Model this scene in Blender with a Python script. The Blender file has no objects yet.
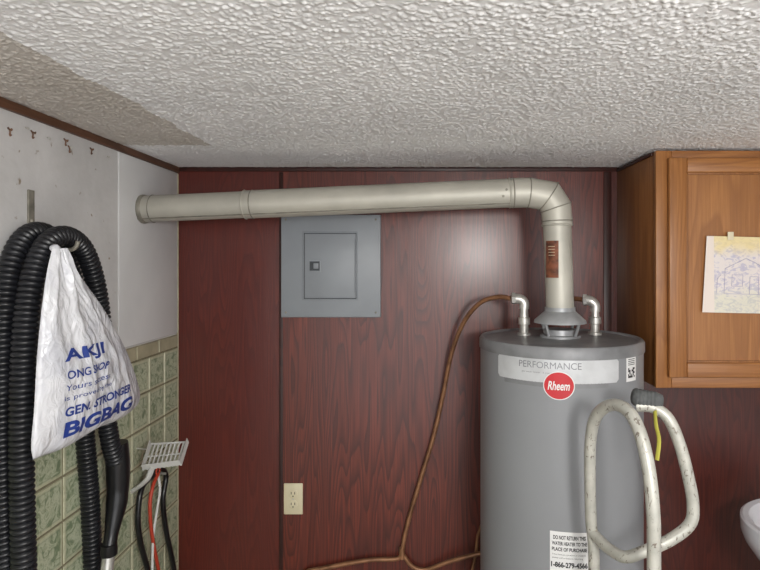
import bpy, bmesh, math, random
import numpy as np
from mathutils import Vector, Matrix, noise
from mathutils.bvhtree import BVHTree
random.seed(7); np.random.seed(7)
scn = bpy.context.scene
scn.view_settings.view_transform = 'Standard'
CZ = 1.70
WALL_Y, LEFT_X, CEIL_Z = 2.10, -0.899, 2.053

# world position of a measured feature at a known distance / on a known plane parallel to the left wall
def P(px, py, D): return Vector(((px-421)*D/570, D, CZ+(263-py)*D/570))
def PX(px, py, X): return P(px, py, X*570/(px-421))

def srgb(r, g, b):
    f = lambda c: (c/255/12.92) if c/255 <= 0.04045 else ((c/255+0.055)/1.055)**2.4
    return (f(r), f(g), f(b), 1)

# ---------------------------------------------------------------- materials
def newmat(name):
    m = bpy.data.materials.new(name); m.use_nodes = True
    nt = m.node_tree
    return m, nt, nt.nodes['Principled BSDF']
def N(nt, t, **kw):
    n = nt.nodes.new(t)
    for k, v in kw.items(): setattr(n, k, v)
    return n
def math_(nt, op, a, b=None, c=None):
    n = N(nt, 'ShaderNodeMath', operation=op)
    for i, v in enumerate((a, b, c)):
        if v is None: continue
        if isinstance(v, (int, float)): n.inputs[i].default_value = v
        else: nt.links.new(v, n.inputs[i])
    return n.outputs[0]
def mix(nt, fac, a, b, mode='MIX'):
    n = N(nt, 'ShaderNodeMix', data_type='RGBA', blend_type=mode)
    for i, v in ((0, fac), (6, a), (7, b)):
        if isinstance(v, (int, float, tuple)): n.inputs[i].default_value = v
        else: nt.links.new(v, n.inputs[i])
    return n.outputs[2]
def ramp(nt, fac, stops):
    n = N(nt, 'ShaderNodeValToRGB'); e = n.color_ramp.elements
    while len(e) < len(stops): e.new(0.5)
    for i, (p, c) in enumerate(stops): e[i].position = p; e[i].color = c
    nt.links.new(fac, n.inputs[0]); return n.outputs[0]
def noise_(nt, scale=(1, 1, 1), s=1.0, detail=3, dist=0.0, rough=0.5, coord='Object'):
    tc = N(nt, 'ShaderNodeTexCoord'); mp = N(nt, 'ShaderNodeMapping')
    mp.inputs['Scale'].default_value = scale
    nt.links.new(tc.outputs[coord], mp.inputs[0])
    n = N(nt, 'ShaderNodeTexNoise'); n.inputs['Scale'].default_value = s
    n.inputs['Detail'].default_value = detail; n.inputs['Distortion'].default_value = dist
    n.inputs['Roughness'].default_value = rough
    nt.links.new(mp.outputs[0], n.inputs['Vector']); return n.outputs[0]
def bump(nt, bsdf, h, strength=0.3, dist=0.002):
    b = N(nt, 'ShaderNodeBump'); b.inputs['Strength'].default_value = strength
    b.inputs['Distance'].default_value = dist
    nt.links.new(h, b.inputs['Height']); nt.links.new(b.outputs[0], bsdf.inputs['Normal'])

def simple(name, col, rough=0.5, metal=0.0, var=0.12, s=8.0, scale=(1, 1, 1), bmp=0.0, spec=0.5, col2=None):
    m, nt, b = newmat(name)
    n = noise_(nt, scale, s, 4, 0.2)
    dark = col2 or tuple(c*(1-var*2) for c in col[:3])+(1,)
    light = tuple(min(1, c*(1+var)) for c in col[:3])+(1,)
    c = ramp(nt, n, [(0.3, dark), (0.62, light)])
    nt.links.new(c, b.inputs['Base Color'])
    b.inputs['Roughness'].default_value = rough; b.inputs['Metallic'].default_value = metal
    b.inputs['Specular IOR Level'].default_value = spec
    if bmp: bump(nt, b, noise_(nt, scale, s*6, 3), bmp, 0.001)
    return m

def wood(name, dark, mid, light, scale=(2.4, 1, 0.5), bands=18, rough=0.35, fib=(160, 160, 5), coat=0.3, fibstr=0.5, linestr=0.7, dist=0.35, det=2.5, ns=1.6):
    m, nt, b = newmat(name)
    n = noise_(nt, scale, ns, det, dist, 0.4)
    f = math_(nt, 'FRACT', math_(nt, 'MULTIPLY', n, bands))
    line = ramp(nt, f, [(0.0, (0, 0, 0, 1)), (0.35, (0.12, 0.12, 0.12, 1)), (0.88, (1, 1, 1, 1)), (1.0, (0.0, 0.0, 0.0, 1))])
    fibn = noise_(nt, fib, 1.0, 4, 0.1, 0.6)
    fibc = ramp(nt, fibn, [(0.32, (0, 0, 0, 1)), (0.68, (1, 1, 1, 1))])
    big = noise_(nt, (1, 1, 0.6), 1.7, 3, 0.2)
    base = ramp(nt, big, [(0.3, mid), (0.7, light)])
    lf = math_(nt, 'MULTIPLY', math_(nt, 'MULTIPLY', line, linestr), math_(nt, 'ADD', math_(nt, 'MULTIPLY', fibc, 0.6), 0.4))
    c = mix(nt, lf, base, dark)
    c = mix(nt, math_(nt, 'MULTIPLY', math_(nt, 'SUBTRACT', 1.0, fibc), fibstr), c, dark)
    nt.links.new(c, b.inputs['Base Color'])
    b.inputs['Roughness'].default_value = rough
    b.inputs['Coat Weight'].default_value = coat; b.inputs['Coat Roughness'].default_value = 0.24
    bump(nt, b, noise_(nt, (3, 3, 1.2), 3, 4), 0.5, 0.006)
    return m, nt, b, c

wall_wood, nt, b, c = wood('red_plywood', srgb(46, 12, 7), srgb(106, 40, 26), srgb(130, 54, 36), scale=(6.0, 1, 0.5), bands=26, rough=0.42, coat=0.4, linestr=0.9, fibstr=0.7, fib=(190, 190, 3), dist=0.1, det=2.0)
# left-hand sheet of plywood is a darker piece; right-hand has cabinet shade painted in
tc = N(nt, 'ShaderNodeTexCoord'); sx = N(nt, 'ShaderNodeSeparateXYZ'); nt.links.new(tc.outputs['Object'], sx.inputs[0])
left = math_(nt, 'LESS_THAN', sx.outputs[0], -0.51)
right = math_(nt, 'GREATER_THAN', sx.outputs[0], 0.69)
c2 = mix(nt, math_(nt, 'MULTIPLY', left, 0.6), c, srgb(84, 22, 14))
c2 = mix(nt, math_(nt, 'MULTIPLY', right, 0.6), c2, srgb(58, 18, 14))
nt.links.new(c2, b.inputs['Base Color'])
dark_wood = wood('dark_trim_wood', srgb(25, 10, 8), srgb(54, 20, 14), srgb(68, 28, 19), rough=0.5, coat=0.1)[0]
trim_wood = wood('brown_trim_wood', srgb(55, 32, 20), srgb(98, 62, 42), srgb(118, 80, 55), scale=(0.5, 0.5, 3), fib=(5, 5, 160), rough=0.55, coat=0.0)[0]
cab_wood = wood('oak', srgb(106, 60, 26), srgb(158, 104, 54), srgb(176, 120, 66), scale=(3.5, 3.5, 0.35), bands=18, rough=0.45, fib=(220, 220, 6), coat=0.15, fibstr=0.5, linestr=0.5)[0]
cab_wood_h = wood('oak_rail', srgb(106, 60, 26), srgb(156, 102, 52), srgb(174, 118, 64), scale=(0.35, 3.5, 3.5), bands=18, rough=0.45, fib=(6, 220, 220), coat=0.15, fibstr=0.5, linestr=0.5)[0]
cab_side = wood('oak_side', srgb(96, 56, 26), srgb(144, 94, 50), srgb(158, 106, 60), scale=(2.5, 2.5, 0.3), bands=14, rough=0.5, fib=(200, 200, 5), coat=0.1, fibstr=0.5, linestr=0.5)[0]

# ceiling popcorn
ceil_m, nt, b = newmat('popcorn_plaster')
tc = N(nt, 'ShaderNodeTexCoord'); sx = N(nt, 'ShaderNodeSeparateXYZ'); nt.links.new(tc.outputs['Object'], sx.inputs[0])
w = math_(nt, 'MULTIPLY', math_(nt, 'SUBTRACT', noise_(nt, (1, 1, 1), 9, 3), 0.5), 0.05)
mx = math_(nt, 'LESS_THAN', math_(nt, 'ADD', sx.outputs[0], w), -0.635)
my = math_(nt, 'LESS_THAN', math_(nt, 'ADD', sx.outputs[1], w), 1.70)
stain = math_(nt, 'MULTIPLY', mx, my)
n = noise_(nt, (1, 1, 1), 3, 5)
basec = ramp(nt, n, [(0.3, srgb(222, 222, 222)), (0.7, srgb(236, 236, 236))])
tan = ramp(nt, n, [(0.3, srgb(188, 182, 174)), (0.7, srgb(204, 199, 192))])
nt.links.new(mix(nt, stain, basec, tan), b.inputs['Base Color'])
b.inputs['Roughness'].default_value = 0.95; b.inputs['Specular IOR Level'].default_value = 0.1
bump(nt, b, noise_(nt, (1, 1, 1), 280, 3), 0.5, 0.0013)

# plaster left wall
plas, nt, b = newmat('painted_plaster')
n1 = noise_(nt, (1, 1, 1), 2.5, 6, 0.3, 0.6)
c = ramp(nt, n1, [(0.3, srgb(184, 183, 182)), (0.65, srgb(212, 211, 210))])
sp = noise_(nt, (1, 1, 1), 38, 3, 0, 0.5)
c = mix(nt, ramp(nt, sp, [(0.68, (0, 0, 0, 1)), (0.75, (1, 1, 1, 1))]), c, srgb(140, 125, 105))
nt.links.new(c, b.inputs['Base Color']); b.inputs['Roughness'].default_value = 0.8
bump(nt, b, noise_(nt, (1, 1, 1), 30, 5), 0.4, 0.004)
board = simple('white_board', srgb(212, 212, 212), 0.65, var=0.06, s=3, bmp=0.1)
rust = simple('rusty_mark', srgb(104, 76, 58), 0.9, var=0.3, s=60)

# tile
tile_m, nt, b = newmat('green_tile')
uv = N(nt, 'ShaderNodeUVMap'); su = N(nt, 'ShaderNodeSeparateXYZ'); nt.links.new(uv.outputs[0], su.inputs[0])
du = math_(nt, 'ABSOLUTE', math_(nt, 'SUBTRACT', math_(nt, 'FRACT', su.outputs[0]), 0.5))
dv = math_(nt, 'ABSOLUTE', math_(nt, 'SUBTRACT', math_(nt, 'FRACT', su.outputs[1]), 0.5))
edge = math_(nt, 'MAXIMUM', du, dv)
n1 = noise_(nt, (1, 1, 1), 34, 4, 1.4, 0.65)
green = ramp(nt, n1, [(0.38, srgb(118, 134, 104)), (0.47, srgb(160, 170, 140)), (0.55, srgb(196, 201, 176)), (0.66, srgb(150, 162, 130))])
border = ramp(nt, n1, [(0.3, srgb(176, 178, 148)), (0.7, srgb(204, 203, 176))])
r = ramp(nt, edge, [(0.38, (0, 0, 0, 1)), (0.43, (1, 1, 1, 1))])
ring_ = ramp(nt, edge, [(0.35, (0, 0, 0, 1)), (0.375, (1, 1, 1, 1)), (0.40, (0, 0, 0, 1))])
tcx = mix(nt, r, green, border)
tcx = mix(nt, math_(nt, 'MULTIPLY', ring_, 0.5), tcx, srgb(112, 126, 96))
nt.links.new(tcx, b.inputs['Base Color'])
b.inputs['Roughness'].default_value = 0.28
bump(nt, b, n1, 0.3, 0.002)
grout = simple('grout', srgb(128, 122, 98), 0.9, s=30)
tile_cap = simple('tan_tile', srgb(174, 168, 140), 0.35, s=20, var=0.1)

heater_m = simple('heater_grey_enamel', srgb(136, 138, 141), 0.42, 0.0, var=0.03, s=3)
heater_top = simple('heater_top_grey', srgb(126, 127, 129), 0.45, 0.1, var=0.12, s=14)
silver = simple('silver_label', srgb(198, 200, 202), 0.4, 0.1, var=0.06, s=20)
white_p = simple('white_paper', srgb(225, 225, 224), 0.6, var=0.02)
black_i = simple('black_ink', srgb(35, 35, 38), 0.6)
grey_i = simple('grey_ink', srgb(128, 130, 134), 0.5)
red_i = simple('red_badge', srgb(190, 30, 38), 0.35, var=0.04)
blue_i = simple('blue_ink', srgb(38, 62, 140), 0.5, var=0.05)
galv = simple('galvanised_steel', srgb(184, 181, 170), 0.52, 0.3, var=0.08, s=7)
galv_d = simple('galvanised_dark', srgb(136, 132, 121), 0.55, 0.3, var=0.18, s=30)
hood_m = simple('hood_steel', srgb(166, 168, 170), 0.45, 0.35, var=0.1, s=20)
chrome = simple('nickel', srgb(200, 198, 192), 0.3, 0.6, var=0.08, s=30)
copper = simple('copper', srgb(150, 108, 78), 0.4, 0.4, var=0.2, s=20)
brown_l = simple('brown_pipe_label', srgb(116, 68, 46), 0.6, var=0.35, s=60, col2=srgb(74, 40, 28))
panel_g = simple('panel_grey_paint', srgb(142, 147, 152), 0.42, 0.0, var=0.04, s=6)
panel_gap = simple('panel_gap', srgb(70, 74, 78), 0.7)
ivory = simple('ivory_plastic', srgb(216, 206, 174), 0.4, var=0.03)
slot_m = simple('slot_dark', srgb(35, 30, 25), 0.7)
blackp = simple('black_hose_plastic', srgb(26, 27, 31), 0.34, var=0.15, s=30)
blackh = simple('black_handle_plastic', srgb(22, 22, 24), 0.3, var=0.1)
cream = simple('chipped_cream_paint', srgb(184, 183, 174), 0.4, 0.2, var=0.08, s=30)
nt = cream.node_tree; b = nt.nodes['Principled BSDF']
src = b.inputs['Base Color'].links[0].from_socket
chip = ramp(nt, noise_(nt, (1, 1, 0.5), 90, 5, 0.6, 0.66), [(0.585, (0, 0, 0, 1)), (0.62, (0.85, 0.85, 0.85, 1))])
nt.links.new(mix(nt, chip, src, srgb(98, 84, 72)), b.inputs['Base Color'])
rubber = simple('dark_rubber', srgb(82, 84, 84), 0.8, s=60, var=0.2)
yellow = simple('yellow_strap', srgb(176, 170, 70), 0.7)
scoopm = simple('grey_white_plastic', srgb(208, 208, 204), 0.45, var=0.05)
redp = simple('red_plastic', srgb(176, 62, 40), 0.45)
porcelain = simple('porcelain', srgb(225, 225, 230), 0.15, var=0.02)
concrete = simple('floor_vinyl', srgb(130, 118, 104), 0.6, var=0.1, s=5)
tape_m = simple('tape', srgb(214, 204, 176), 0.4, var=0.05)

bag_m, nt, b = newmat('white_plastic_film')
b.inputs['Roughness'].default_value = 0.22
b.inputs['Alpha'].default_value = 0.9
c = ramp(nt, noise_(nt, (1, 1, 1), 14, 4), [(0.35, srgb(206, 208, 216)), (0.6, srgb(230, 231, 235))])
nt.links.new(c, b.inputs['Base Color'])
v = N(nt, 'ShaderNodeTexVoronoi'); v.feature = 'F1'; v.inputs['Scale'].default_value = 13
tc = N(nt, 'ShaderNodeTexCoord'); mp = N(nt, 'ShaderNodeMapping'); mp.inputs['Scale'].default_value = (1, 1.6, 0.8)
nt.links.new(tc.outputs['Object'], mp.inputs[0]); nt.links.new(mp.outputs[0], v.inputs['Vector'])
h = math_(nt, 'ADD', math_(nt, 'MULTIPLY', v.outputs['Distance'], 0.8), noise_(nt, (1, 1.6, 0.9), 24, 3, 1.2))
bump(nt, b, h, 0.6, 0.012)

# printed picture on the cupboard door
pic, nt, b = newmat('printed_picture')
tc = N(nt, 'ShaderNodeTexCoord'); s3 = N(nt, 'ShaderNodeSeparateXYZ'); nt.links.new(tc.outputs['Object'], s3.inputs[0])
n1 = noise_(nt, (1, 1, 1), 22, 3, 0.6)
zz = math_(nt, 'ADD', s3.outputs[2], math_(nt, 'MULTIPLY', math_(nt, 'SUBTRACT', n1, 0.5), 0.08))
upper = ramp(nt, math_(nt, 'MULTIPLY', math_(nt, 'SUBTRACT', zz, 1.70), 12.0), [(0.2, (0, 0, 0, 1)), (0.75, (1, 1, 1, 1))])
lower = ramp(nt, math_(nt, 'MULTIPLY', math_(nt, 'SUBTRACT', 1.64, zz), 14.0), [(0.1, (0, 0, 0, 1)), (0.6, (1, 1, 1, 1))])
sk1 = ramp(nt, noise_(nt, (1, 1, 1.6), 45, 4, 1.5, 0.6), [(0.48, (0, 0, 0, 1)), (0.60, (1, 1, 1, 1))])
c = mix(nt, math_(nt, 'MULTIPLY', sk1, 0.75), srgb(222, 214, 210), srgb(176, 172, 196))
c = mix(nt, math_(nt, 'MULTIPLY', upper, 0.75), c, srgb(230, 210, 140))
c = mix(nt, math_(nt, 'MULTIPLY', lower, 0.4), c, srgb(210, 212, 176))
inx = math_(nt, 'GREATER_THAN', s3.outputs[0], 0.885)
c = mix(nt, inx, srgb(226, 214, 204), c)
nt.links.new(c, b.inputs['Base Color']); b.inputs['Roughness'].default_value = 0.5
purple = simple('purple_print', srgb(160, 154, 184), 0.7)

# ---------------------------------------------------------------- geometry helpers
COL = scn.collection
def mesh_obj(name, verts, faces, mat, smooth=False, parent=None, idx=None):
    me = bpy.data.meshes.new(name)
    me.from_pydata([tuple(v) for v in verts], [], faces); me.update()
    for m in (mat if isinstance(mat, (list, tuple)) else [mat]): me.materials.append(m)
    if idx is not None: me.polygons.foreach_set('material_index', idx)
    ob = bpy.data.objects.new(name, me); COL.objects.link(ob)
    if smooth:
        me.polygons.foreach_set('use_smooth', [True]*len(me.polygons))
        try: me.set_sharp_from_angle(angle=math.radians(40))
        except Exception: pass
    if parent: attach(ob, parent)
    return ob
def attach(ob, parent):
    ob.parent = parent; ob.matrix_parent_inverse = Matrix.Translation(-parent.location)
def empty(name, loc):
    e = bpy.data.objects.new(name, None); e.location = loc; e.empty_display_size = 0.05
    COL.objects.link(e); return e
def fix_normals(ob):
    bm = bmesh.new(); bm.from_mesh(ob.data); bmesh.ops.recalc_face_normals(bm, faces=bm.faces); bm.to_mesh(ob.data); bm.free()
def box(name, lo, hi, mat, bev=0.0, parent=None, segs=2):
    bm = bmesh.new()
    bmesh.ops.create_cube(bm, size=1)
    for v in bm.verts:
        v.co = Vector([lo[i]+(v.co[i]+0.5)*(hi[i]-lo[i]) for i in range(3)])
    if bev: bmesh.ops.bevel(bm, geom=bm.edges[:], offset=bev, segments=segs, affect='EDGES', profile=0.5)
    bmesh.ops.recalc_face_normals(bm, faces=bm.faces)
    me = bpy.data.meshes.new(name); bm.to_mesh(me); bm.free(); me.materials.append(mat)
    if bev:
        me.polygons.foreach_set('use_smooth', [True]*len(me.polygons))
        try: me.set_sharp_from_angle(angle=math.radians(50))
        except Exception: pass
    ob = bpy.data.objects.new(name, me); COL.objects.link(ob)
    if parent: attach(ob, parent)
    return ob
def lathe(name, prof, c, mat, parent=None, seg=64, axis=(0, 0, 1)):
    A = Vector(axis).normalized(); U = A.orthogonal().normalized(); V = A.cross(U)
    vs, fs = [], []
    for r, z in prof:
        for i in range(seg):
            a = 2*math.pi*i/seg
            vs.append(Vector(c)+A*z+(U*math.cos(a)+V*math.sin(a))*max(r, 1e-5))
    for k in range(len(prof)-1):
        for i in range(seg):
            j = (i+1) % seg
            fs.append((k*seg+i, k*seg+j, (k+1)*seg+j, (k+1)*seg+i))
    fs.append(tuple(range(seg))[::-1]); fs.append(tuple((len(prof)-1)*seg+i for i in range(seg)))
    ob = mesh_obj(name, vs, fs, mat, False, parent); fix_normals(ob)
    ob.data.polygons.foreach_set('use_smooth', [True]*len(ob.data.polygons))
    try: ob.data.set_sharp_from_angle(angle=math.radians(35))
    except Exception: pass
    return ob
def catmull(pts, step):
    pts = [Vector(p) for p in pts]
    q = [pts[0]*2-pts[1]]+pts+[pts[-1]*2-pts[-2]]
    dense = []
    for i in range(1, len(q)-2):
        for k in range(24):
            t = k/24; a, b_, c_, d = q[i-1], q[i], q[i+1], q[i+2]
            dense.append(0.5*((2*b_)+(c_-a)*t+(2*a-5*b_+4*c_-d)*t*t+(3*b_-a-3*c_+d)*t**3))
    dense.append(pts[-1])
    L = [0]
    for i in range(1, len(dense)): L.append(L[-1]+(dense[i]-dense[i-1]).length)
    n = max(2, int(L[-1]/step)); j = 0; out = []
    for k in range(n+1):
        s = L[-1]*k/n
        while j < len(L)-2 and L[j+1] < s: j += 1
        t = (s-L[j])/max(L[j+1]-L[j], 1e-9)
        out.append(dense[j].lerp(dense[j+1], min(max(t, 0), 1)))
    return out
def tube(name, pts, rad, mat, parent=None, seg=16, step=0.01, raw=False, smooth=True, flat=1.0):
    p = [Vector(x) for x in pts] if raw else catmull(pts, step)
    n = len(p); vs, fs = [], []; s = 0
    T = [(p[min(i+1, n-1)]-p[max(i-1, 0)]).normalized() for i in range(n)]
    U = T[0].orthogonal().normalized()
    for i in range(n):
        U = (U-T[i]*U.dot(T[i])).normalized(); V = T[i].cross(U)
        if i: s += (p[i]-p[i-1]).length
        r = rad(s, i) if callable(rad) else rad
        for k in range(seg):
            a = 2*math.pi*k/seg
            vs.append(p[i]+(U*math.cos(a)+V*math.sin(a)*flat)*r)
    for i in range(n-1):
        for k in range(seg):
            j = (k+1) % seg
            fs.append((i*seg+k, i*seg+j, (i+1)*seg+j, (i+1)*seg+k))
    fs.append(tuple(range(seg))[::-1]); fs.append(tuple((n-1)*seg+k for k in range(seg)))
    ob = mesh_obj(name, vs, fs, mat, False, parent); fix_normals(ob)
    if smooth:
        ob.data.polygons.foreach_set('use_smooth', [True]*len(ob.data.polygons))
        try: ob.data.set_sharp_from_angle(angle=math.radians(60))
        except Exception: pass
    return ob
def text2d(s, w, h, bold=0.0):
    """returns verts (x,y) fitted in w x h with origin bottom-left, and faces"""
    cu = bpy.data.curves.new('t', 'FONT'); cu.body = s; cu.size = 1; cu.offset = bold; cu.resolution_u = 4
    cu.align_x = 'LEFT'
    o = bpy.data.objects.new('t', cu); COL.objects.link(o)
    dg = bpy.context.evaluated_depsgraph_get(); me = bpy.data.meshes.new_from_object(o.evaluated_get(dg))
    vs = [(v.co.x, v.co.y) for v in me.vertices]; fs = [tuple(p.vertices) for p in me.polygons]
    bpy.data.objects.remove(o); bpy.data.curves.remove(cu); bpy.data.meshes.remove(me)
    x0 = min(v[0] for v in vs); x1 = max(v[0] for v in vs); y0 = min(v[1] for v in vs); y1 = max(v[1] for v in vs)
    return [((x-x0)/(x1-x0)*w, (y-y0)/(y1-y0)*h) for x, y in vs], fs

# ---------------------------------------------------------------- room shell
RX, BY = 2.3, -1.6
box('floor', (LEFT_X-0.1, BY, -0.1), (RX+0.1, WALL_Y+0.1, 0), concrete)
box('wall_back', (LEFT_X-0.1, WALL_Y, 0), (RX+0.1, WALL_Y+0.1, CEIL_Z+0.1), wall_wood)
box('wall_left', (LEFT_X-0.1, BY, 0), (LEFT_X, WALL_Y, CEIL_Z+0.1), plas)
box('wall_right', (RX, BY, 0), (RX+0.1, WALL_Y, CEIL_Z+0.1), plas)

# popcorn ceiling: real lumps on the part near the wall
def popcorn():
    x0, x1, y0, y1, st = LEFT_X, 1.60, 0.66, WALL_Y, 0.0023
    nx, ny = int((x1-x0)/st)+1, int((y1-y0)/st)+1
    X = np.linspace(x0, x1, nx); Y = np.linspace(y0, y1, ny)
    H = np.zeros((ny, nx))
    for _ in range(60000):
        cx, cy = random.uniform(x0, x1), random.uniform(y0, y1)
        r = random.choice((0.0024, 0.003, 0.0035, 0.0042)); h = r*random.uniform(0.35, 0.7)
        sx_, sy_ = r*random.uniform(.9, 1.1), r*random.uniform(.9, 1.1)
        i0, i1 = max(0, int((cx-2*r-x0)/st)), min(nx, int((cx+2*r-x0)/st)+2)
        j0, j1 = max(0, int((cy-2*r-y0)/st)), min(ny, int((cy+2*r-y0)/st)+2)
        xx = (X[i0:i1]-cx)/sx_; yy = (Y[j0:j1]-cy)/sy_
        d = np.clip(1-(xx[None, :]**2+yy[:, None]**2)*0.8, 0, 1)
        H[j0:j1, i0:i1] = np.maximum(H[j0:j1, i0:i1], h*np.sqrt(d))
    XX, YY = np.meshgrid(X, Y)
    V = np.stack([XX, YY, CEIL_Z-H], -1).reshape(-1, 3)
    ii = (np.arange(ny-1)[:, None]*nx+np.arange(nx-1)[None, :]).reshape(-1)
    F = np.stack([ii, ii+nx, ii+nx+1, ii+1], -1)
    ex = [((x0, BY), (x1, y0)), ((x1, BY), (RX, y1))]
    V = V.tolist(); F = F.tolist()
    for (a, b_), (c_, d) in ex:
        k = len(V); V += [[a, b_, CEIL_Z], [a, d, CEIL_Z], [c_, d, CEIL_Z], [c_, b_, CEIL_Z]]; F.append([k, k+1, k+2, k+3])
    k = len(V); zt = CEIL_Z+0.1
    V += [[x0, BY, zt], [RX, BY, zt], [RX, y1, zt], [x0, y1, zt]]; F.append([k, k+1, k+2, k+3])
    ob = mesh_obj('ceiling', V, F, ceil_m)
    ob.data.polygons.foreach_set('use_smooth', [True]*len(ob.data.polygons))
popcorn()

# left wall: board, tiles, cap, trim
box('trim_1', (LEFT_X, BY, CEIL_Z-0.022), (LEFT_X+0.012, WALL_Y, CEIL_Z-0.001), trim_wood, 0.002)
box('trim_2', (LEFT_X+0.013, WALL_Y-0.012, CEIL_Z-0.016), (0.72, WALL_Y, CEIL_Z-0.001), dark_wood, 0.002)
box('wall_board', (LEFT_X, 1.69, 1.445), (LEFT_X+0.004, WALL_Y-0.002, CEIL_Z-0.023), board, 0.001)
box('trim_3', (LEFT_X+0.001, WALL_Y-0.005, 0.0), (LEFT_X+0.007, WALL_Y-0.0005, CEIL_Z-0.025), tile_cap, 0.001)
box('trim_4', (-0.522, WALL_Y-0.004, 0), (-0.508, WALL_Y, CEIL_Z-0.018), dark_wood, 0.0015)
box('trim_5', (0.672, WALL_Y-0.006, 0), (0.700, WALL_Y, CEIL_Z-0.018), dark_wood, 0.0015)

def tiles():
    pitch, g, top, th = 0.112, 0.003, 1.39, 0.007
    vs, fs, uvs, idx = [], [], [], []
    def slab(y0, y1, z0, z1, mi, ou, ov):
        k = len(vs); b_ = 0.003; xa, xb = LEFT_X, LEFT_X+th
        vs.extend([(xa, y0, z0), (xa, y1, z0), (xa, y1, z1), (xa, y0, z1),
                   (xb, y0+b_, z0+b_), (xb, y1-b_, z0+b_), (xb, y1-b_, z1-b_), (xb, y0+b_, z1-b_)])
        for f in ((4, 5, 6, 7), (0, 1, 5, 4), (1, 2, 6, 5), (2, 3, 7, 6), (3, 0, 4, 7)):
            fs.append(tuple(k+a for a in f)); idx.append(mi)
            for a in f:
                y, z = vs[k+a][1], vs[k+a][2]
                uvs.append((0.01+0.98*(y-y0)/(y1-y0)+ou, 0.01+0.98*(z-z0)/(z1-z0)+ov))
    z = top
    while z > 0.02:
        y = WALL_Y-0.008
        while y > 0.4:
            slab(y-pitch+g, y, max(z-pitch+g, 0.002), z, 0, 0, 0); y -= pitch
        z -= pitch
    y = WALL_Y-0.008
    while y > 0.4:
        slab(y-0.152+g, y, top+g, 1.438, 2, 0, 0); y -= 0.152
    k = len(vs)
    vs.extend([(LEFT_X+0.004, 0.38, 0), (LEFT_X+0.004, WALL_Y, 0), (LEFT_X+0.004, WALL_Y, 1.437), (LEFT_X+0.004, 0.38, 1.437)])
    fs.append((k, k+1, k+2, k+3)); idx.append(1); uvs.extend([(0, 0)]*4)
    ob = mesh_obj('wall_tiling', vs, fs, [tile_m, grout, tile_cap], False, None, idx)
    l = ob.data.uv_layers.new(name='UVMap')
    for i, u in enumerate(uvs): l.data[i].uv = u
tiles()

# rusty nail remains along the top of the left wall
nails = empty('rusty_nails', (LEFT_X, 1.4, 1.95))
for i, (px, py) in enumerate(((8, 128), (25, 127), (31, 131), (47, 137), (64, 139), (68, 146), (90, 148), (107, 156))):
    p = PX(px, py, LEFT_X)
    lathe('nail_%d' % i, [(0.0016, 0), (0.0016, 0.010), (0.0036, 0.011), (0.0030, 0.012)], p-Vector((0.002, 0, 0)), chrome if i % 2 else rust, nails, 10, (1, random.uniform(-.3, .3), -0.4))
    if i % 2 == 0 or i == 5:
        tube('scrap_%d' % i, [p+Vector((0.0015, -0.003, 0.001)), p+Vector((0.004, 0.001, -0.006)), p+Vector((0.0015, 0.003, -0.016)), p+Vector((0.0015, 0.008, -0.013))], 0.0018, rust, nails, 6, 0.004)

# ---------------------------------------------------------------- electrical panel
ep = empty('electrical_panel', (-0.33, 2.09, 1.69))
x0, x1 = P(282, 0, WALL_Y).x, P(381, 0, WALL_Y).x; z1, z0 = P(0, 215, WALL_Y).z, P(0, 317, WALL_Y).z
box('cover_plate', (x0, 2.084, z0), (x1, WALL_Y, z1), panel_g, 0.003, ep)
dx0, dx1 = P(305, 0, 2.084).x, P(356, 0, 2.084).x; dz1, dz0 = P(0, 234, 2.084).z, P(0, 298, 2.084).z
box('door_surround', (dx0-0.010, 2.0805, dz0-0.008), (dx1+0.006, 2.085, dz1+0.008), panel_g, 0.002, ep)
box('door_gap', (dx0-0.003, 2.0800, dz0-0.003), (dx1+0.002, 2.0812, dz1+0.003), panel_gap, 0, ep)
box('door', (dx0, 2.0765, dz0), (dx1, 2.0805, dz1), panel_g, 0.0015, ep)
lx, lz = P(315, 266, 2.08).x, P(315, 266, 2.08).z
box('latch_frame', (lx-0.022, 2.0735, lz-0.022), (lx+0.022, 2.077, lz+0.022), panel_g, 0.001, ep)
box('latch_recess', (lx-0.018, 2.0728, lz-0.017), (lx+0.018, 2.0740, lz+0.017), panel_gap, 0, ep)
box('latch_slider', (lx-0.004, 2.069, lz-0.010), (lx+0.014, 2.0730, lz+0.010), panel_g, 0.001, ep)
box('hinge_strip', (dx1-0.006, 2.074, dz0+0.02), (dx1-0.001, 2.0767, dz1-0.02), panel_g, 0.001, ep)
for i, (a, b_) in enumerate(((x0+.018, z0+.018), (x1-.018, z0+.018), (x0+.018, z1-.018), (x1-.018, z1-.018))):
    lathe('screw_%d' % i, [(0.004, 0), (0.004, 0.002), (0.002, 0.003)], (a, 2.0845, b_), galv_d, ep, 14, (0, -1, 0))

# ---------------------------------------------------------------- outlet
op = P(293.5, 498.5, WALL_Y)
ou = empty('wall_outlet', op)
box('face_plate', (op.x-0.035, 2.0945, op.z-0.057), (op.x+0.035, WALL_Y, op.z+0.057), ivory, 0.003, ou)
for k, s in enumerate((0.0195, -0.0195)):
    lathe('receptacle_%d' % k, [(0.0165, 0), (0.0165, 0.0025), (0.015, 0.0032)], (op.x, 2.0948, op.z+s), ivory, ou, 24, (0, -1, 0))
    for q in (-0.0065, 0.0065):
        box('slot_%d' % k, (op.x+q-0.0013, 2.0912, op.z+s-0.001), (op.x+q+0.0013, 2.0920, op.z+s+0.008), slot_m, 0, ou)
    lathe('ground_%d' % k, [(0.0025, 0), (0.0025, 0.0005)], (op.x, 2.0917, op.z+s-0.008), slot_m, ou, 10, (0, -1, 0))
lathe('screw', [(0.003, 0), (0.003, 0.001)], (op.x, 2.0945, op.z), chrome, ou, 12, (0, -1, 0))

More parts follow.
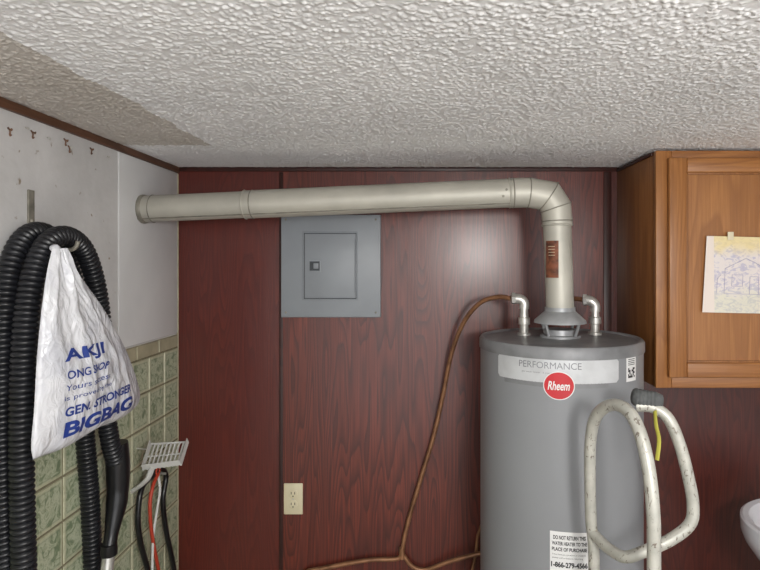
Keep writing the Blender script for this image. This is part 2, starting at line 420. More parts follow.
# ---------------------------------------------------------------- water heater
HX, HY, HR, HT = 0.430, 1.77, 0.244, 1.473
wh = empty('water_heater', (HX, HY, 0))
lathe('tank_jacket', [(0.23, 0.0), (0.235, 0.03), (HR, 0.032), (HR, HT-0.032)], (HX, HY, 0), heater_m, wh, 128)
lathe('top_cap', [(HR+0.0035, HT-0.034), (HR+0.0035, HT-0.008), (HR-0.001, HT-0.001), (HR-0.010, HT), (HR-0.016, HT-0.006), (0.10, HT-0.003), (0.001, HT-0.002)], (HX, HY, 0), heater_top, wh, 128)
def cyl_pt(s, z, off, th0=0.0, R=HR, c=(HX, HY)):
    th = th0+s/R
    return Vector((c[0]+(R+off)*math.sin(th), c[1]-(R+off)*math.cos(th), z))
def cyl_patch(name, a0, a1, z0, z1, off, mat, parent, R=HR, c=(HX, HY), n=24, corner=0.0):
    a0, a1 = math.radians(a0), math.radians(a1); vs, fs = [], []
    for i in range(n+1):
        a = a0+(a1-a0)*i/n; d = min(a-a0, a1-a)*R
        cut = 0
        if corner and d < corner: cut = corner-math.sqrt(max(0, corner**2-(corner-d)**2))
        for z in (z0+cut, z1-cut):
            vs.append(cyl_pt(a*R, z, off, 0, R, c))
    for i in range(n): fs.append((2*i, 2*i+2, 2*i+3, 2*i+1))
    return mesh_obj(name, vs, fs, mat, True, parent)
def cyl_text(name, s, th_left, z0, w, h, off, mat, parent, bold=0.0, slant=0.0):
    v2, fs = text2d(s, w, h, bold)
    t0 = math.radians(th_left)
    return mesh_obj(name, [cyl_pt(x+slant*y, z0+y, off, t0) for x, y in v2], fs, mat, False, parent)
cyl_patch('brand_band', -58, 26, 1.376, 1.441, 0.0010, silver, wh, corner=0.008, n=48)
cyl_patch('brand_band_lower', -52, 18, 1.364, 1.3765, 0.0010, heater_top, wh, n=30)
cyl_text('band_text', 'PERFORMANCE', -40, 1.414, 0.170, 0.018, 0.0016, grey_i, wh, 0.0)
cyl_text('band_small_text', 'gas water heater   6 year warranty', -38, 1.399, 0.11, 0.006, 0.0016, grey_i, wh)
def badge(name, th, zc, r, off, mat):
    vs = [cyl_pt(0, zc, off, math.radians(th))]; n = 48
    for i in range(n):
        a = 2*math.pi*i/n; vs.append(cyl_pt(r*1.08*math.cos(a), zc+r*math.sin(a), off, math.radians(th)))
    mesh_obj(name, vs, [(0, 1+i, 1+(i+1) % n) for i in range(n)], mat, True, wh)
badge('badge_rim', -14, 1.370, 0.0385, 0.0020, white_p)
badge('badge_red', -14, 1.370, 0.0360, 0.0026, red_i)
cyl_text('badge_text', 'Rheem', -14-6.9, 1.358, 0.056, 0.024, 0.0034, white_p, wh, 0.02, 0.15)
cyl_patch('code_label', 33, 44, 1.373, 1.441, 0.0012, white_p, wh, n=8)
for i in range(6):
    for j in range(5):
        if random.random() < 0.6:
            a = 34.7+i*1.25; z = 1.383+j*0.0055
            cyl_patch('code_cell_%d_%d' % (i, j), a, a+1.25, z, z+0.0055, 0.0018, black_i, wh, n=1)
for j in range(4): cyl_patch('code_line_%d' % j, 34.7, 42.2, 1.418+j*0.005, 1.420+j*0.005, 0.0018, black_i, wh, n=3)
cyl_patch('notice_sticker', -19.5, 4.5, 0.80, 0.978, 0.0012, white_p, wh)
for i, (t, h) in enumerate((('DO NOT RETURN THIS', 0.011), ('WATER HEATER TO THE', 0.010), ('PLACE OF PURCHASE', 0.010))):
    cyl_text('notice_text_%d' % i, t, -18.3 if i else -17.5, 0.957-i*0.0155, 0.092 if i else 0.085, h, 0.0018, black_i, wh, 0.03)
cyl_text('notice_small', 'if you have any questions or concerns', -18, 0.914, 0.088, 0.005, 0.0018, black_i, wh)
cyl_text('notice_small_2', 'please call us before returning', -18, 0.905, 0.08, 0.005, 0.0018, black_i, wh)
cyl_text('notice_phone', '1-866-279-4566', -18.8, 0.882, 0.096, 0.015, 0.0018, black_i, wh, 0.04)
cyl_patch('energy_label', -12, 30, 0.45, 0.70, 0.001, yellow, wh)
box('burner_door', (HX-0.10, HY-HR-0.012, 0.10), (HX+0.10, HY-HR+0.03, 0.20), heater_top, 0.004, wh)
def nipple(x, y, ztop, name):
    lathe(name, [(0.022, HT-0.006), (0.022, HT+0.004), (0.014, HT+0.006), (0.014, HT+0.030), (0.019, HT+0.032), (0.019, HT+0.052), (0.014, HT+0.054), (0.012, ztop)], (x, y, 0), chrome, wh, 20)
n1 = P(524, 301, 1.82); n2 = P(595, 303, 1.84)
nipple(n1.x, n1.y, n1.z-0.01, 'cold_nipple'); nipple(n2.x, n2.y, n2.z-0.015, 'hot_nipple')
tube('cold_elbow', [n1-Vector((0, 0, 0.025)), n1+Vector((0, 0, -0.006)), n1+Vector((-0.012, 0.002, 0.006)), n1+Vector((-0.034, 0.006, 0.008))], lambda s, i: 0.016, chrome, wh, 16, 0.004)
lathe('cold_nut', [(0.014, 0), (0.019, 0.001), (0.019, 0.012), (0.013, 0.015)], n1+Vector((-0.026, 0.005, 0.008)), chrome, wh, 6, (-1, 0.1, 0))
tube('hot_elbow', [n2-Vector((0, 0, 0.028)), n2+Vector((0, 0, -0.008)), n2+Vector((-0.012, 0.002, 0.006)), n2+Vector((-0.03, 0.01, 0.010))], lambda s, i: 0.016, chrome, wh, 16, 0.004)
lathe('hot_nut', [(0.014, 0), (0.019, 0.001), (0.019, 0.012), (0.013, 0.015)], n2+Vector((-0.024, 0.008, 0.009)), chrome, wh, 6, (-1, 0.3, 0))
tube('hot_line', [n2+Vector((-0.028, 0.01, 0.009)), n2+Vector((-0.05, 0.06, 0.011)), n2+Vector((-0.055, 0.16, 0.010)), n2+Vector((-0.055, 0.255, 0.008))], 0.0078, copper, wh, 12, 0.01)
DX, DY = P(560, 0, HY).x, HY
lathe('draft_hood', [(0.046, HT+0.090), (0.047, HT+0.078), (0.060, HT+0.066), (0.078, HT+0.050), (0.080, HT+0.042), (0.078, HT+0.042), (0.074, HT+0.048), (0.04, HT+0.074), (0.001, HT+0.074)], (DX, DY, 0), hood_m, wh, 48)
lathe('flue_collar', [(0.062, HT-0.006), (0.062, HT+0.004), (0.048, HT+0.006), (0.046, HT+0.022), (0.001, HT+0.022)], (DX, DY, 0), hood_m, wh, 48)
for i in range(4):
    a = math.radians(40+90*i)
    q = Vector((DX+0.055*math.cos(a), DY+0.055*math.sin(a), HT)); q2 = Vector((DX+0.072*math.cos(a), DY+0.072*math.sin(a), HT+0.05))
    tube('hood_leg_%d' % i, [q, (q+q2)/2, q2], 0.005, hood_m, wh, 8, 0.01)

# ---------------------------------------------------------------- vent pipe
vp = empty('vent_pipe', (0, 1.78, 1.9))
R0 = 0.0435
A = Vector((LEFT_X-0.02, 1.83, 1.872)); E = Vector((P(514, 0, 1.775).x, 1.775, P(0, 193, 1.775).z))
dirv = (E-A).normalized()
J = A+dirv*((P(248, 0, 1.80).x-A.x)/dirv.x)
def sec(name, a, b_, ra, rb, mat=galv):
    n = 40; L = (b_-a).length
    tube(name, [a.lerp(b_, i/n) for i in range(n+1)], lambda s, i: ra+(rb-ra)*s/L, mat, vp, 48, raw=True)
sec('pipe_section_1', A, J+dirv*0.01, R0-0.001, R0-0.001)
sec('pipe_section_2', J-dirv*0.015, E, R0+0.0012, R0+0.0012)
def ring(name, c, d, r, w, mat):
    lathe(name, [(r-0.003, -w), (r, -w*0.6), (r+0.0012, 0), (r, w*0.6), (r-0.003, w)], c, mat, vp, 48, tuple(d))
ring('bead_1', J-dirv*0.012, dirv, R0+0.0025, 0.004, galv)
ring('bead_2', J+dirv*0.012, dirv, R0+0.0016, 0.003, galv_d)
ring('bead_3', E-dirv*0.014, dirv, R0+0.003, 0.004, galv)
ring('bead_5', E-dirv*0.003, dirv, R0+0.0028, 0.003, galv_d)
ring('wall_collar', Vector((LEFT_X+0.010, A.y, A.z+0.001)), (1, 0, 0), R0+0.002, 0.010, galv_d)
ring('wall_bead', Vector((LEFT_X+0.040, A.y-0.001, A.z+0.002)), (1, 0, 0), R0+0.0005, 0.003, galv_d)
sm = [A.lerp(E, t)+Vector((0, -0.030, -0.034)) for t in (0.02, 0.5, 0.99)]
tube('lock_seam', sm, 0.0018, galv_d, vp, 6, 0.05)
VX = P(557, 0, HY).x
pts = [E-dirv*0.01, E+Vector((0.045, 0, 0.001)), Vector((VX-0.026, HY+0.002, 1.908)), Vector((VX-0.003, HY, 1.872)), Vector((VX, HY, 1.83)), Vector((VX, HY, 1.815))]
def gored(name, pts, r):
    n = len(pts); seg = 48; vs, fs = [], []
    T = [(pts[i+1]-pts[i]).normalized() for i in range(n-1)]
    Yv = Vector((0, 1, 0))
    for i in range(n):
        if i == 0: m = T[0]; k = 1
        elif i == n-1: m = T[-1]; k = 1
        else:
            m = (T[i-1]+T[i]).normalized(); k = 1/max(0.5, m.dot(T[i]))
        V = m.cross(Yv).normalized()
        for q in range(seg):
            a = 2*math.pi*q/seg; vs.append(pts[i]+Yv*math.cos(a)*r+V*math.sin(a)*r*k)
    # separate vertex rings per gore so every gore shades as its own straight piece
    gv, gf = [], []
    for i in range(n-1):
        base = len(gv); gv += vs[i*seg:(i+2)*seg]
        for q in range(seg):
            j = (q+1) % seg; gf.append((base+q, base+j, base+seg+j, base+seg+q))
    ob = mesh_obj(name, gv, gf, galv, False, vp); fix_normals(ob)
    ob.data.polygons.foreach_set('use_smooth', [True]*len(ob.data.polygons))
    for i in range(1, n-1):
        m = (T[i-1]+T[i]).normalized(); k = 1/max(0.5, m.dot(T[i])); V = m.cross(Yv).normalized()
        tube('gore_seam_%d' % i, [pts[i]+Yv*math.cos(2*math.pi*q/seg)*r+V*math.sin(2*math.pi*q/seg)*r*k for q in range(seg+1)], 0.0021, galv_d, vp, 6, raw=True)
gored('elbow', pts, R0+0.0028)
low = Vector((DX, DY, HT+0.082)); top = Vector((VX, HY, 1.825))
sec('pipe_section_3', top, low, R0, R0-0.001)
ring('bead_4', Vector((VX, HY, 1.818)), (0, 0, 1), R0+0.0035, 0.004, galv)
cyl_patch('pipe_label', -68, -12, 1.655, 1.768, 0.0014, brown_l, vp, R=R0, c=((DX+VX)/2-0.001, HY), n=12)
for j in range(4):
    cyl_patch('pipe_label_line_%d' % j, -54, -26, 1.750-j*0.009, 1.7512-j*0.009, 0.0020, tape_m, vp, R=R0, c=((DX+VX)/2-0.001, HY), n=6)
for k in range(2): lathe('sheet_screw_%d' % k, [(0.004, 0), (0.004, 0.003)], E+Vector((-0.03-0.01*k, -R0-0.001, 0.005-0.02*k)), galv_d, vp, 8, (0, -1, 0))

# ---------------------------------------------------------------- copper lines
cu = empty('copper_water_line', (0.05, 2.05, 0.65))
tube('line_down', [n1+Vector((-0.041, 0.006, 0.008)), P(498, 297, 1.86), P(480, 303, 1.92), P(464, 322, 1.98), P(452, 352, 2.03), P(443, 395, 2.06), P(434, 435, 2.07), P(422, 475, 2.075), P(410, 515, 2.08), P(404, 540, 2.08), P(402, 557, 2.08)], 0.0078, copper, cu, 12, 0.008)
tube('line_left', [P(402, 555, 2.08), P(396, 559, 2.08), P(370, 560, 2.08), P(345, 564, 2.08), P(325, 568, 2.08), P(305, 573, 2.08), P(300, 590, 2.08), P(299, 655, 2.08)], 0.0078, copper, cu, 12, 0.01)
tube('line_right', [P(404, 556, 2.08), P(412, 566, 2.08), P(425, 570, 2.08), P(445, 563, 2.07), P(462, 558, 2.06), P(478, 554, 2.055), P(495, 550, 2.055)], 0.0078, copper, cu, 12, 0.01)
tube('line_lower', [P(470, 590, 2.07), P(472, 572, 2.07), P(476, 552, 2.07), P(478, 535, 2.07), P(484, 520, 2.07)], 0.006, copper, cu, 10, 0.01)
lathe('tee_fitting', [(0.011, -0.02), (0.011, 0.02)], P(402, 553, 2.08), copper, cu, 12)

# ---------------------------------------------------------------- cupboard
cb = empty('wall_cabinet', (1.2, 1.92, 1.68))
CX0, CX1, CY, CZ0, CZ1 = 0.722, 1.70, 1.744, 1.3175, 2.052-0.008
box('carcass', (CX0, CY+0.018, CZ0), (CX1, WALL_Y-0.001, CZ1), cab_side, 0.001, cb)
fy0, fy1 = CY, CY+0.0185
box('frame_stile_1', (CX0-0.003, fy0, CZ0), (CX0+0.045, fy1, CZ1), cab_wood, 0.002, cb)
box('frame_stile_2', (1.18, fy0, CZ0), (1.24, fy1, CZ1), cab_wood, 0.002, cb)
box('frame_stile_3', (CX1-0.045, fy0, CZ0), (CX1, fy1, CZ1), cab_wood, 0.002, cb)
box('frame_rail_top', (CX0+0.045, fy0, CZ1-0.045), (CX1-0.045, fy1, CZ1), cab_wood_h, 0.002, cb)
box('frame_rail_bottom', (CX0+0.045, fy0, CZ0), (CX1-0.045, fy1, CZ0+0.045), cab_wood_h, 0.002, cb)
box('scribe_strip', (CX0-0.006, CY+0.03, CZ1-0.010), (CX0, WALL_Y-0.013, CZ1), dark_wood, 0.001, cb)
for k, (a, b_) in enumerate(((0.752, 1.195), (1.225, 1.67))):
    z0, z1 = 1.352, 2.020; w_ = 0.054; y0, y1 = CY-0.019, CY-0.001
    box('door_%d_stile_l' % k, (a, y0, z0), (a+w_, y1, z1), cab_wood, 0.004, cb)
    box('door_%d_stile_r' % k, (b_-w_, y0, z0), (b_, y1, z1), cab_wood, 0.004, cb)
    box('door_%d_rail_t' % k, (a+w_, y0, z1-w_*0.85), (b_-w_, y1, z1), cab_wood_h, 0.004, cb)
    box('door_%d_rail_b' % k, (a+w_, y0, z0), (b_-w_, y1, z0+w_*0.85), cab_wood_h, 0.004, cb)
    box('door_%d_panel' % k, (a+w_-0.002, y0+0.008, z0+w_*0.85-0.002), (b_-w_+0.002, y1, z1-w_*0.85+0.002), cab_wood, 0.0, cb)
    ax0, ax1, az0, az1 = a+w_+0.003, b_-w_-0.003, z0+w_*0.85+0.003, z1-w_*0.85-0.003
    for nm, lo, hi in (('l', (ax0-0.004, y0+0.004, az0), (ax0+0.003, y0+0.010, az1)), ('r', (ax1-0.003, y0+0.004, az0), (ax1+0.004, y0+0.010, az1)),
                       ('t', (ax0, y0+0.004, az1-0.003), (ax1, y0+0.010, az1+0.004)), ('b', (ax0, y0+0.004, az0-0.004), (ax1, y0+0.010, az0+0.003))):
        box('door_%d_mould_%s' % (k, nm), lo, hi, cab_side, 0.002, cb)
# picture
dr = empty('taped_paper_picture', (0.99, CY-0.02, 1.66))
q = [Vector((P(701, 0, 1.728).x, 0, P(0, 312, 1.728).z)), Vector((1.128, 0, 1.545)), Vector((1.133, 0, 1.775)), Vector((P(706, 0, 1.728).x, 0, P(0, 236, 1.728).z))]
def sheet_pt(u, v_):
    p = q[0].lerp(q[1], u).lerp(q[3].lerp(q[2], u), v_)
    p.y = CY-0.0205-0.002*abs(math.sin(u*5))-0.004*(1-v_)*abs(math.sin(3*u+1))
    return p
vs, fs = [], []; n = 14
for i in range(n+1):
    for j in range(n+1): vs.append(sheet_pt(i/n, j/n))
for i in range(n):
    for j in range(n): fs.append((i*(n+1)+j, (i+1)*(n+1)+j, (i+1)*(n+1)+j+1, i*(n+1)+j+1))
mesh_obj('sheet', vs, fs, pic, True, dr)
for k, st in enumerate(([(.22, .25), (.22, .58), (.45, .72), (.7, .58), (.7, .25), (.22, .25)], [(.3, .35), (.3, .5), (.42, .5), (.42, .35), (.3, .35)],
                        [(.5, .25), (.5, .48), (.6, .48), (.6, .25)], [(.14, .25), (.14, .45), (.18, .5)], [(.78, .25), (.8, .5), (.9, .6)])):
    pp = []
    for (u0, v0), (u1, v1) in zip(st[:-1], st[1:]):
        for t in range(6): pp.append(sheet_pt(u0+(u1-u0)*t/6, v0+(v1-v0)*t/6)+Vector((0, -0.0004, 0)))
    pp.append(sheet_pt(*st[-1])+Vector((0, -0.0004, 0)))
    tube('print_line_%d' % k, pp, 0.0007, purple, dr, 6, raw=True)
tz = q[3].z
box('tape', (0.925, CY-0.0255, tz-0.012), (0.943, CY-0.0240, tz+0.012), tape_m, 0.0005, dr)
box('tape_2', (0.930, CY-0.0250, tz+0.004), (0.940, CY-0.0115, tz+0.010), tape_m, 0.0005, dr)

# ---------------------------------------------------------------- hose on hook
hk = PX(30, 208, LEFT_X)
hook = empty('wall_hook', hk)
hy = hk.y
box('hook_plate', (LEFT_X, hy-0.011, 1.79), (LEFT_X+0.004, hy+0.011, 1.868), galv_d, 0.0015, hook)
tube('hook_arm', [(LEFT_X+0.003, hy, 1.80), (LEFT_X+0.004, hy, 1.745), (LEFT_X+0.03, hy, 1.728), (LEFT_X+0.08, hy, 1.728), (LEFT_X+0.104, hy, 1.735), (LEFT_X+0.110, hy, 1.75)], 0.005, galv_d, hook, 10, 0.006)
XA, XB = -0.872, -0.822
ho = empty('vacuum_hose', (XA, 1.35, 1.4))
a_pts = [PX(x, y, XA) for x, y in ((9, 640), (5, 560), (3, 480), (2, 400), (4, 320), (12, 262), (30, 234), (52, 238), (70, 270), (80, 330), (84, 420), (90, 500), (93, 570))]
mid = [Vector((-0.86, 1.50, 0.72)), Vector((-0.85, 1.40, 0.60)), Vector((-0.84, 1.27, 0.62)), Vector((-0.83, 1.20, 0.76))]
b_pts = [PX(x, y, XB) for x, y in ((24, 570), (22, 480), (22, 400), (26, 320), (34, 272), (47, 244), (66, 236), (84, 250), (96, 285), (102, 330), (105, 400), (110, 440), (116, 462))]
path = a_pts+mid+b_pts
def hose_r(s, i): return (0.0225, 0.0238, 0.0225, 0.0185)[i % 4]
tube('corrugated_hose', path, hose_r, blackp, ho, 22, 0.0030)
lathe('end_cuff', [(0.026, -0.06), (0.026, 0.0), (0.024, 0.01)], path[0]+Vector((0, 0, 0.0)), blackh, ho, 24)
ht = PX(117, 450, XB)
tube('handle', [ht+Vector((0, 0, 0.02)), PX(118, 475, XB), PX(117, 500, XB), PX(113, 525, XB), PX(109, 548, XB)],
     lambda s, i: 0.027+0.003*math.sin(min(s/0.13, 1)*math.pi)-0.010*min(1, max(0, (s-0.16)/0.08)), blackh, ho, 24, 0.006)
tube('chrome_wand', [PX(110, 542, XB), PX(107, 570, XB), PX(104, 610, XB), PX(98, 720, XB), PX(94, 790, XB)], 0.0155, chrome, ho, 24, 0.02)
lathe('wand_collar', [(0.020, -0.015), (0.021, 0), (0.019, 0.015)], PX(109, 549, XB), blackh, ho, 24, (0.02, -0.1, 1))

# ---------------------------------------------------------------- plastic bag
XBAG = -0.775
Ls = [PX(x, y, XBAG) for x, y in ((52, 249), (47, 272), (42, 310), (37, 360), (34, 410), (31, 445), (33, 460))]
Rs = [PX(x, y, XBAG) for x, y in ((66, 248), (79, 275), (103, 312), (124, 352), (136, 384), (138, 400), (131, 410))]
Lc = catmull(Ls, 0.001); Rc = catmull(Rs, 0.001)
nu, nv = 90, 100
def bagpt(u, v, side):
    l = Lc[int(v*(len(Lc)-1))]; r_ = Rc[int(v*(len(Rc)-1))]
    p = l.lerp(r_, u)
    p.z -= (0.006+0.006*math.sin(u*9))*math.sin(math.pi*u)*v
    e = (4*u*(1-u))**0.55*min(1, (1-v)*8+0.0)**0.5
    thick = (0.006+0.034*min(1, v*1.6))*e
    ridge = 1-abs(math.sin(u*10.5+1.5*math.sin(v*3)+1))     # sharp gathers fanning down from the handles
    wr = 0.020*(ridge-0.4)*max(0.10, (1-v)**0.9)*min(1, v*3+0.15)
    wr += 0.011*noise.noise(Vector((u*5, v*4, 3.1)))*e
    wr += 0.010*(0.5-abs(noise.noise(Vector((u*6+v*3, v*5-u*2, 7)))))*e*0.9
    wr += 0.004*noise.noise(Vector((u*18, v*14, 9)))*e
    if side > 0: p.x += thick+wr*e
    else: p.x += -0.016*e*min(1, v*3)+wr*e*0.15
    return p
vs, fs = [], []
for side in (1, -1):
    for i in range(nu+1):
        for j in range(nv+1): vs.append(bagpt(i/nu, j/nv, side))
S = (nu+1)*(nv+1)
for k in (0, S):
    for i in range(nu):
        for j in range(nv):
            a = k+i*(nv+1)+j; f = (a, a+1, a+nv+2, a+nv+1); fs.append(f if k == 0 else f[::-1])
bag = empty('plastic_shopping_bag', (XBAG, 1.38, 1.5))
film = mesh_obj('film', vs, fs, bag_m, False, bag)
bm = bmesh.new(); bm.from_mesh(film.data); bmesh.ops.remove_doubles(bm, verts=bm.verts, dist=0.0004)
bmesh.ops.recalc_face_normals(bm, faces=bm.faces)
bvh = BVHTree.FromBMesh(bm); bm.to_mesh(film.data); bm.free()
film.data.polygons.foreach_set('use_smooth', [True]*len(film.data.polygons))
tp = Ls[0].lerp(Rs[0], 0.5)
tube('carry_loop', [tp+Vector((0, 0, -0.012)), tp+Vector((-0.012, 0, 0.004)), Vector((-0.835, hy+0.012, 1.715)), Vector((-0.885, hy+0.013, 1.72)), Vector((-0.889, hy+0.006, 1.755))], 0.009, bag_m, bag, 12, 0.006, flat=0.5)
def bag_text(s, x0, yb, x1, h, bold):
    a = PX(x0, yb, XBAG+0.03); e = PX(x1, yb, XBAG+0.03)
    v2, f = text2d(s, e.y-a.y, h, bold)
    # cut the lettering finely so it can follow the creased film
    tm = bmesh.new(); tv = [tm.verts.new((x, y, 0)) for x, y in v2]
    for ff in f:
        try: tm.faces.new([tv[i] for i in ff])
        except ValueError: pass
    W = e.y-a.y
    for ax, L in ((0, W), (1, h)):
        c_ = 0.003
        while c_ < L:
            no = (1, 0, 0) if ax == 0 else (0, 1, 0); co_ = (c_, 0, 0) if ax == 0 else (0, c_, 0)
            bmesh.ops.bisect_plane(tm, geom=tm.verts[:]+tm.edges[:]+tm.faces[:], plane_co=co_, plane_no=no); c_ += 0.004
    tm.verts.index_update()
    out = []
    for vv in tm.verts:
        o = Vector((-0.6, a.y+vv.co.x, a.z+vv.co.y)); hit = bvh.ray_cast(o, Vector((-1, 0, 0)))
        out.append(Vector(((hit[0].x if hit[0] else XBAG)+0.0016, o.y, o.z)))
    ff = [tuple(v_.index for v_ in fc.verts) for fc in tm.faces]; tm.free()
    mesh_obj('print_'+s.split()[0].lower(), out, ff, blue_i, False, bag)
bag_text('AKJI', 66, 366, 100, 0.034, 0.03)
bag_text('ONG SHOP', 67, 380, 103, 0.018, 0.02)
bag_text('Yours success', 66, 392, 105, 0.013, 0.0)
bag_text('is proved by the', 66, 403, 108, 0.013, 0.0)
bag_text('GEN. STRONGER', 66, 418, 128, 0.020, 0.03)
bag_text('BIGBAG', 67, 439, 129, 0.034, 0.04)

# ---------------------------------------------------------------- litter scoop
sc = empty('litter_scoop', P(160, 460, 1.76))
TL, TR, BR, BL = P(151, 444, 1.80), P(188, 442, 1.80), P(181, 465, 1.72), P(143, 470, 1.72)
nrm = (TR-TL).cross(BL-TL).normalized()
if nrm.y > 0: nrm = -nrm
def bar(name, a, b_, r=0.003): tube(name, [a, (a+b_)/2, b_], r, scoopm, sc, 8, 0.01)
for i in range(10):
    t = i/9; bar('tine_%d' % i, TL.lerp(TR, t), BL.lerp(BR, t), 0.0030)
bar('rim_top', TL, TR, 0.0032); bar('rim_mid', TL.lerp(BL, .5), TR.lerp(BR, .5), 0.0024)
def wallq(name, a, b_, h):
    v = [a, b_, b_+nrm*h, a+nrm*h]; off = Vector((0.002, 0, 0.001))
    mesh_obj(name, v+[p+off for p in v], [(0, 1, 2, 3), (7, 6, 5, 4), (0, 4, 5, 1), (1, 5, 6, 2), (2, 6, 7, 3), (3, 7, 4, 0)], scoopm, False, sc)
wallq('side_left', TL, BL, 0.018); wallq('side_right', TR, BR, 0.018); wallq('back', BL, BR, 0.022)
hm = BL.lerp(BR, 0.25)
tube('handle', [hm+Vector((0, 0, 0.004)), P(148, 478, 1.73), P(141, 485, 1.74), P(131, 492, 1.76)], lambda s, i: 0.009, scoopm, sc, 14, 0.005, flat=0.6)
tube('peg', [Vector((LEFT_X, 1.79, TL.z-0.01)), Vector((-0.86, 1.79, TL.z-0.012)), TL+Vector((0.004, 0.003, 0.002))], 0.003, chrome, sc, 8, 0.01)

# ---------------------------------------------------------------- hanging cords and red tool
XC = -0.868
cd = empty('hanging_cord', PX(150, 500, XC))
tube('cord_1', [PX(154, 474, XC), PX(142, 488, XC), PX(138, 515, XC), PX(140, 540, XC), PX(148, 572, XC), PX(154, 610, XC), PX(165, 640, XC), PX(176, 610, XC-0.0), PX(174, 570, XC), PX(166, 530, XC), PX(163, 500, XC), PX(166, 476, XC), PX(160, 468, XC), PX(154, 474, XC)], 0.0085, blackh, cd, 12, 0.008)
tube('peg', [Vector((LEFT_X, PX(160, 470, XC).y, PX(160, 470, XC).z-0.01)), PX(160, 470, XC)+Vector((0.02, 0, -0.012))], 0.004, chrome, cd, 8, 0.01)
rt = empty('red_tongs', PX(156, 500, XC+0.022))
XR = XC+0.02
tube('arm_1', [PX(158, 474, XR), PX(153, 486, XR), PX(150, 505, XR), PX(152, 535, XR), PX(160, 580, XR), PX(164, 620, XR)], 0.0055, redp, rt, 10, 0.01)
tube('arm_2', [PX(158, 474, XR), PX(160, 490, XR), PX(157, 510, XR), PX(153, 540, XR), PX(152, 590, XR), PX(150, 620, XR)], 0.004, scoopm, rt, 10, 0.01)
tube('ring', [PX(158, 474, XR)+Vector((0, 0.012*math.cos(a), 0.012*math.sin(a)+0.01)) for a in [k*math.pi/6 for k in range(13)]], 0.003, redp, rt, 8, 0.005)
tube('peg', [Vector((LEFT_X, PX(158, 470, XR).y, PX(158, 468, XR).z)), PX(158, 466, XR)+Vector((0.01, 0, 0))], 0.003, chrome, rt, 8, 0.01)

# ---------------------------------------------------------------- hand truck
tk = empty('hand_truck', (0.46, 1.28, 0))
LD, RD = 1.40, 1.16
rad = 0.0138
fl = [Vector((0.415, LD, 0.10)), Vector((0.415, LD, 0.5)), P(594, 570, LD), P(591, 520, LD), P(590, 470, LD-0.01), P(591, 436, LD-0.02), P(597, 415, 1.35), P(611, 405, 1.30), P(627, 410, 1.25), P(639, 430, 1.21), P(648, 465, 1.18), P(653, 510, RD), P(654, 570, RD), Vector((0.475, RD, 0.5)), Vector((0.475, RD, 0.10))]
tube('frame_loop', fl, lambda s, i: rad, cream, tk, 20, 0.01)
hl = [P(636, 406, 1.31), P(652, 407, 1.30), P(668, 418, 1.285), P(680, 445, 1.275), P(689, 480, 1.27), P(693, 505, 1.27), P(690, 524, 1.27), P(670, 540, 1.275), P(645, 551, 1.28), P(626, 557, 1.29), P(612, 551, 1.33), P(600, 541, 1.37), P(592, 532, 1.40)]
tube('rear_handle', hl, rad*0.95, cream, tk, 20, 0.01)
g0, g1 = P(631, 396, 1.315), P(663, 402, 1.30)
gd = (g1-g0).normalized(); gl = (g1-g0).length
prof = [(0.001, 0), (0.010, 0.0005), (0.016, 0.003)]+[(0.0195+(0.0010 if i % 2 else -0.0004), 0.007+i*0.004) for i in range(int((gl-0.014)/0.004))]+[(0.016, gl-0.003), (0.010, gl-0.0005), (0.001, gl)]
lathe('rubber_grip', prof, g0, rubber, tk, 24, tuple(gd))
tube('strap', [P(655, 411, 1.285), P(656, 425, 1.262), P(659, 440, 1.262), P(657, 460, 1.262)], 0.005, yellow, tk, 8, 0.01, flat=0.35)
for i, z in enumerate((0.9, 0.62, 0.32)):
    tube('cross_bar_%d' % i, [Vector((0.415+0.003, LD, z)), Vector((0.448, 1.28, z)), Vector((0.473, RD, z))], 0.010, cream, tk, 12, 0.02)
tube('axle', [Vector((0.54, 1.07, 0.11)), Vector((0.54, 1.28, 0.11)), Vector((0.54, 1.49, 0.11))], 0.008, chrome, tk, 10, 0.02)
for i, y in enumerate((1.085, 1.465)):
    lathe('wheel_%d' % i, [(0.02, -0.02), (0.07, -0.012), (0.09, -0.02), (0.108, -0.014), (0.110, 0), (0.108, 0.014), (0.09, 0.02), (0.07, 0.012), (0.02, 0.02)], (0.54, y, 0.11), rubber, tk, 40, (0, 1, 0))
for i, y in enumerate((RD, LD)):
    tube('axle_bracket_%d' % i, [Vector((0.475 if i == 0 else 0.415, y, 0.16)), Vector((0.5, y, 0.13)), Vector((0.54, y, 0.11))], 0.010, cream, tk, 10, 0.02)
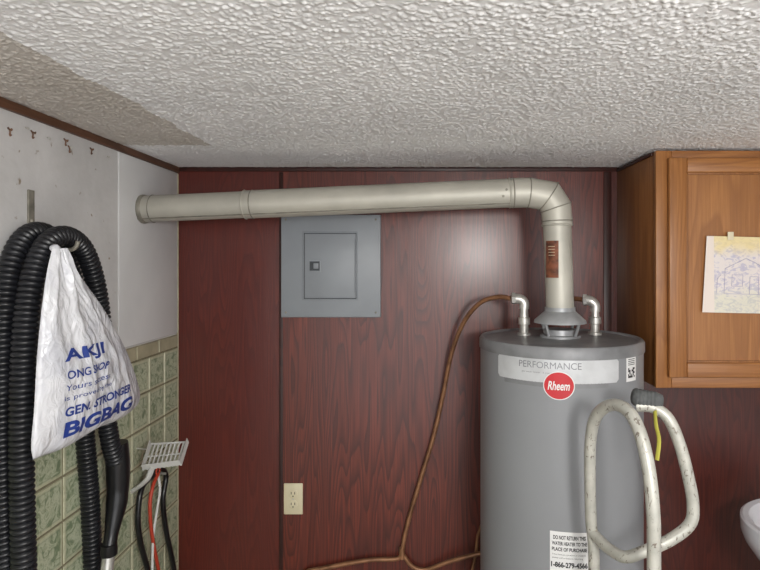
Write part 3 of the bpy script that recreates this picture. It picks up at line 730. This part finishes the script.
box('toe_plate', (0.26, 1.13, 0.003), (0.485, 1.43, 0.012), cream, 0.002, tk)
box('toe_riser', (0.405, 1.13, 0.003), (0.49, 1.43, 0.12), cream, 0.003, tk)

# ---------------------------------------------------------------- pedestal sink
SX, SY = 1.202, 1.70
sk = empty('pedestal_sink', (SX, SY, 0))
lathe('basin', [(0.06, 0.66), (0.12, 0.74), (0.18, 0.80), (0.207, 0.84), (0.218, 0.87), (0.220, 0.900), (0.219, 0.910), (0.212, 0.915), (0.195, 0.912), (0.185, 0.900), (0.16, 0.83), (0.10, 0.78), (0.02, 0.77)], (SX, SY, 0), porcelain, sk, 72)
lathe('pedestal', [(0.12, 0), (0.12, 0.02), (0.085, 0.08), (0.07, 0.35), (0.075, 0.6), (0.10, 0.72)], (SX, SY, 0), porcelain, sk, 48)
lathe('drain', [(0.022, 0.770), (0.022, 0.776), (0.012, 0.777)], (SX, SY, 0), chrome, sk, 24)
tube('spout', [(SX, SY+0.20, 0.905), (SX, SY+0.20, 0.97), (SX, SY+0.16, 1.0), (SX, SY+0.09, 0.985), (SX, SY+0.085, 0.97)], 0.011, chrome, sk, 16, 0.01)

# ---------------------------------------------------------------- light
def point(name, loc, power, r, col=(1, 0.975, 0.94)):
    l = bpy.data.lights.new(name, 'POINT'); l.energy = power; l.shadow_soft_size = r; l.color = col
    o = bpy.data.objects.new(name, l); o.location = loc; COL.objects.link(o)
point('ceiling_bulb', (0.45, -0.35, 1.78), 66, 0.11)
wd = bpy.data.worlds.new('World'); scn.world = wd; wd.use_nodes = True
wd.node_tree.nodes['Background'].inputs[0].default_value = (0.97, 0.98, 1.0, 1)
wd.node_tree.nodes['Background'].inputs[1].default_value = 2.0

cam = bpy.data.cameras.new('camera'); co = bpy.data.objects.new('camera', cam); COL.objects.link(co)
co.location = (0, 0, CZ); co.rotation_euler = (math.radians(90), 0, 0)
cam.sensor_width = 36; cam.lens = 27.0; cam.shift_x = -41/760; cam.shift_y = -22/760; cam.clip_start = 0.02
scn.camera = co
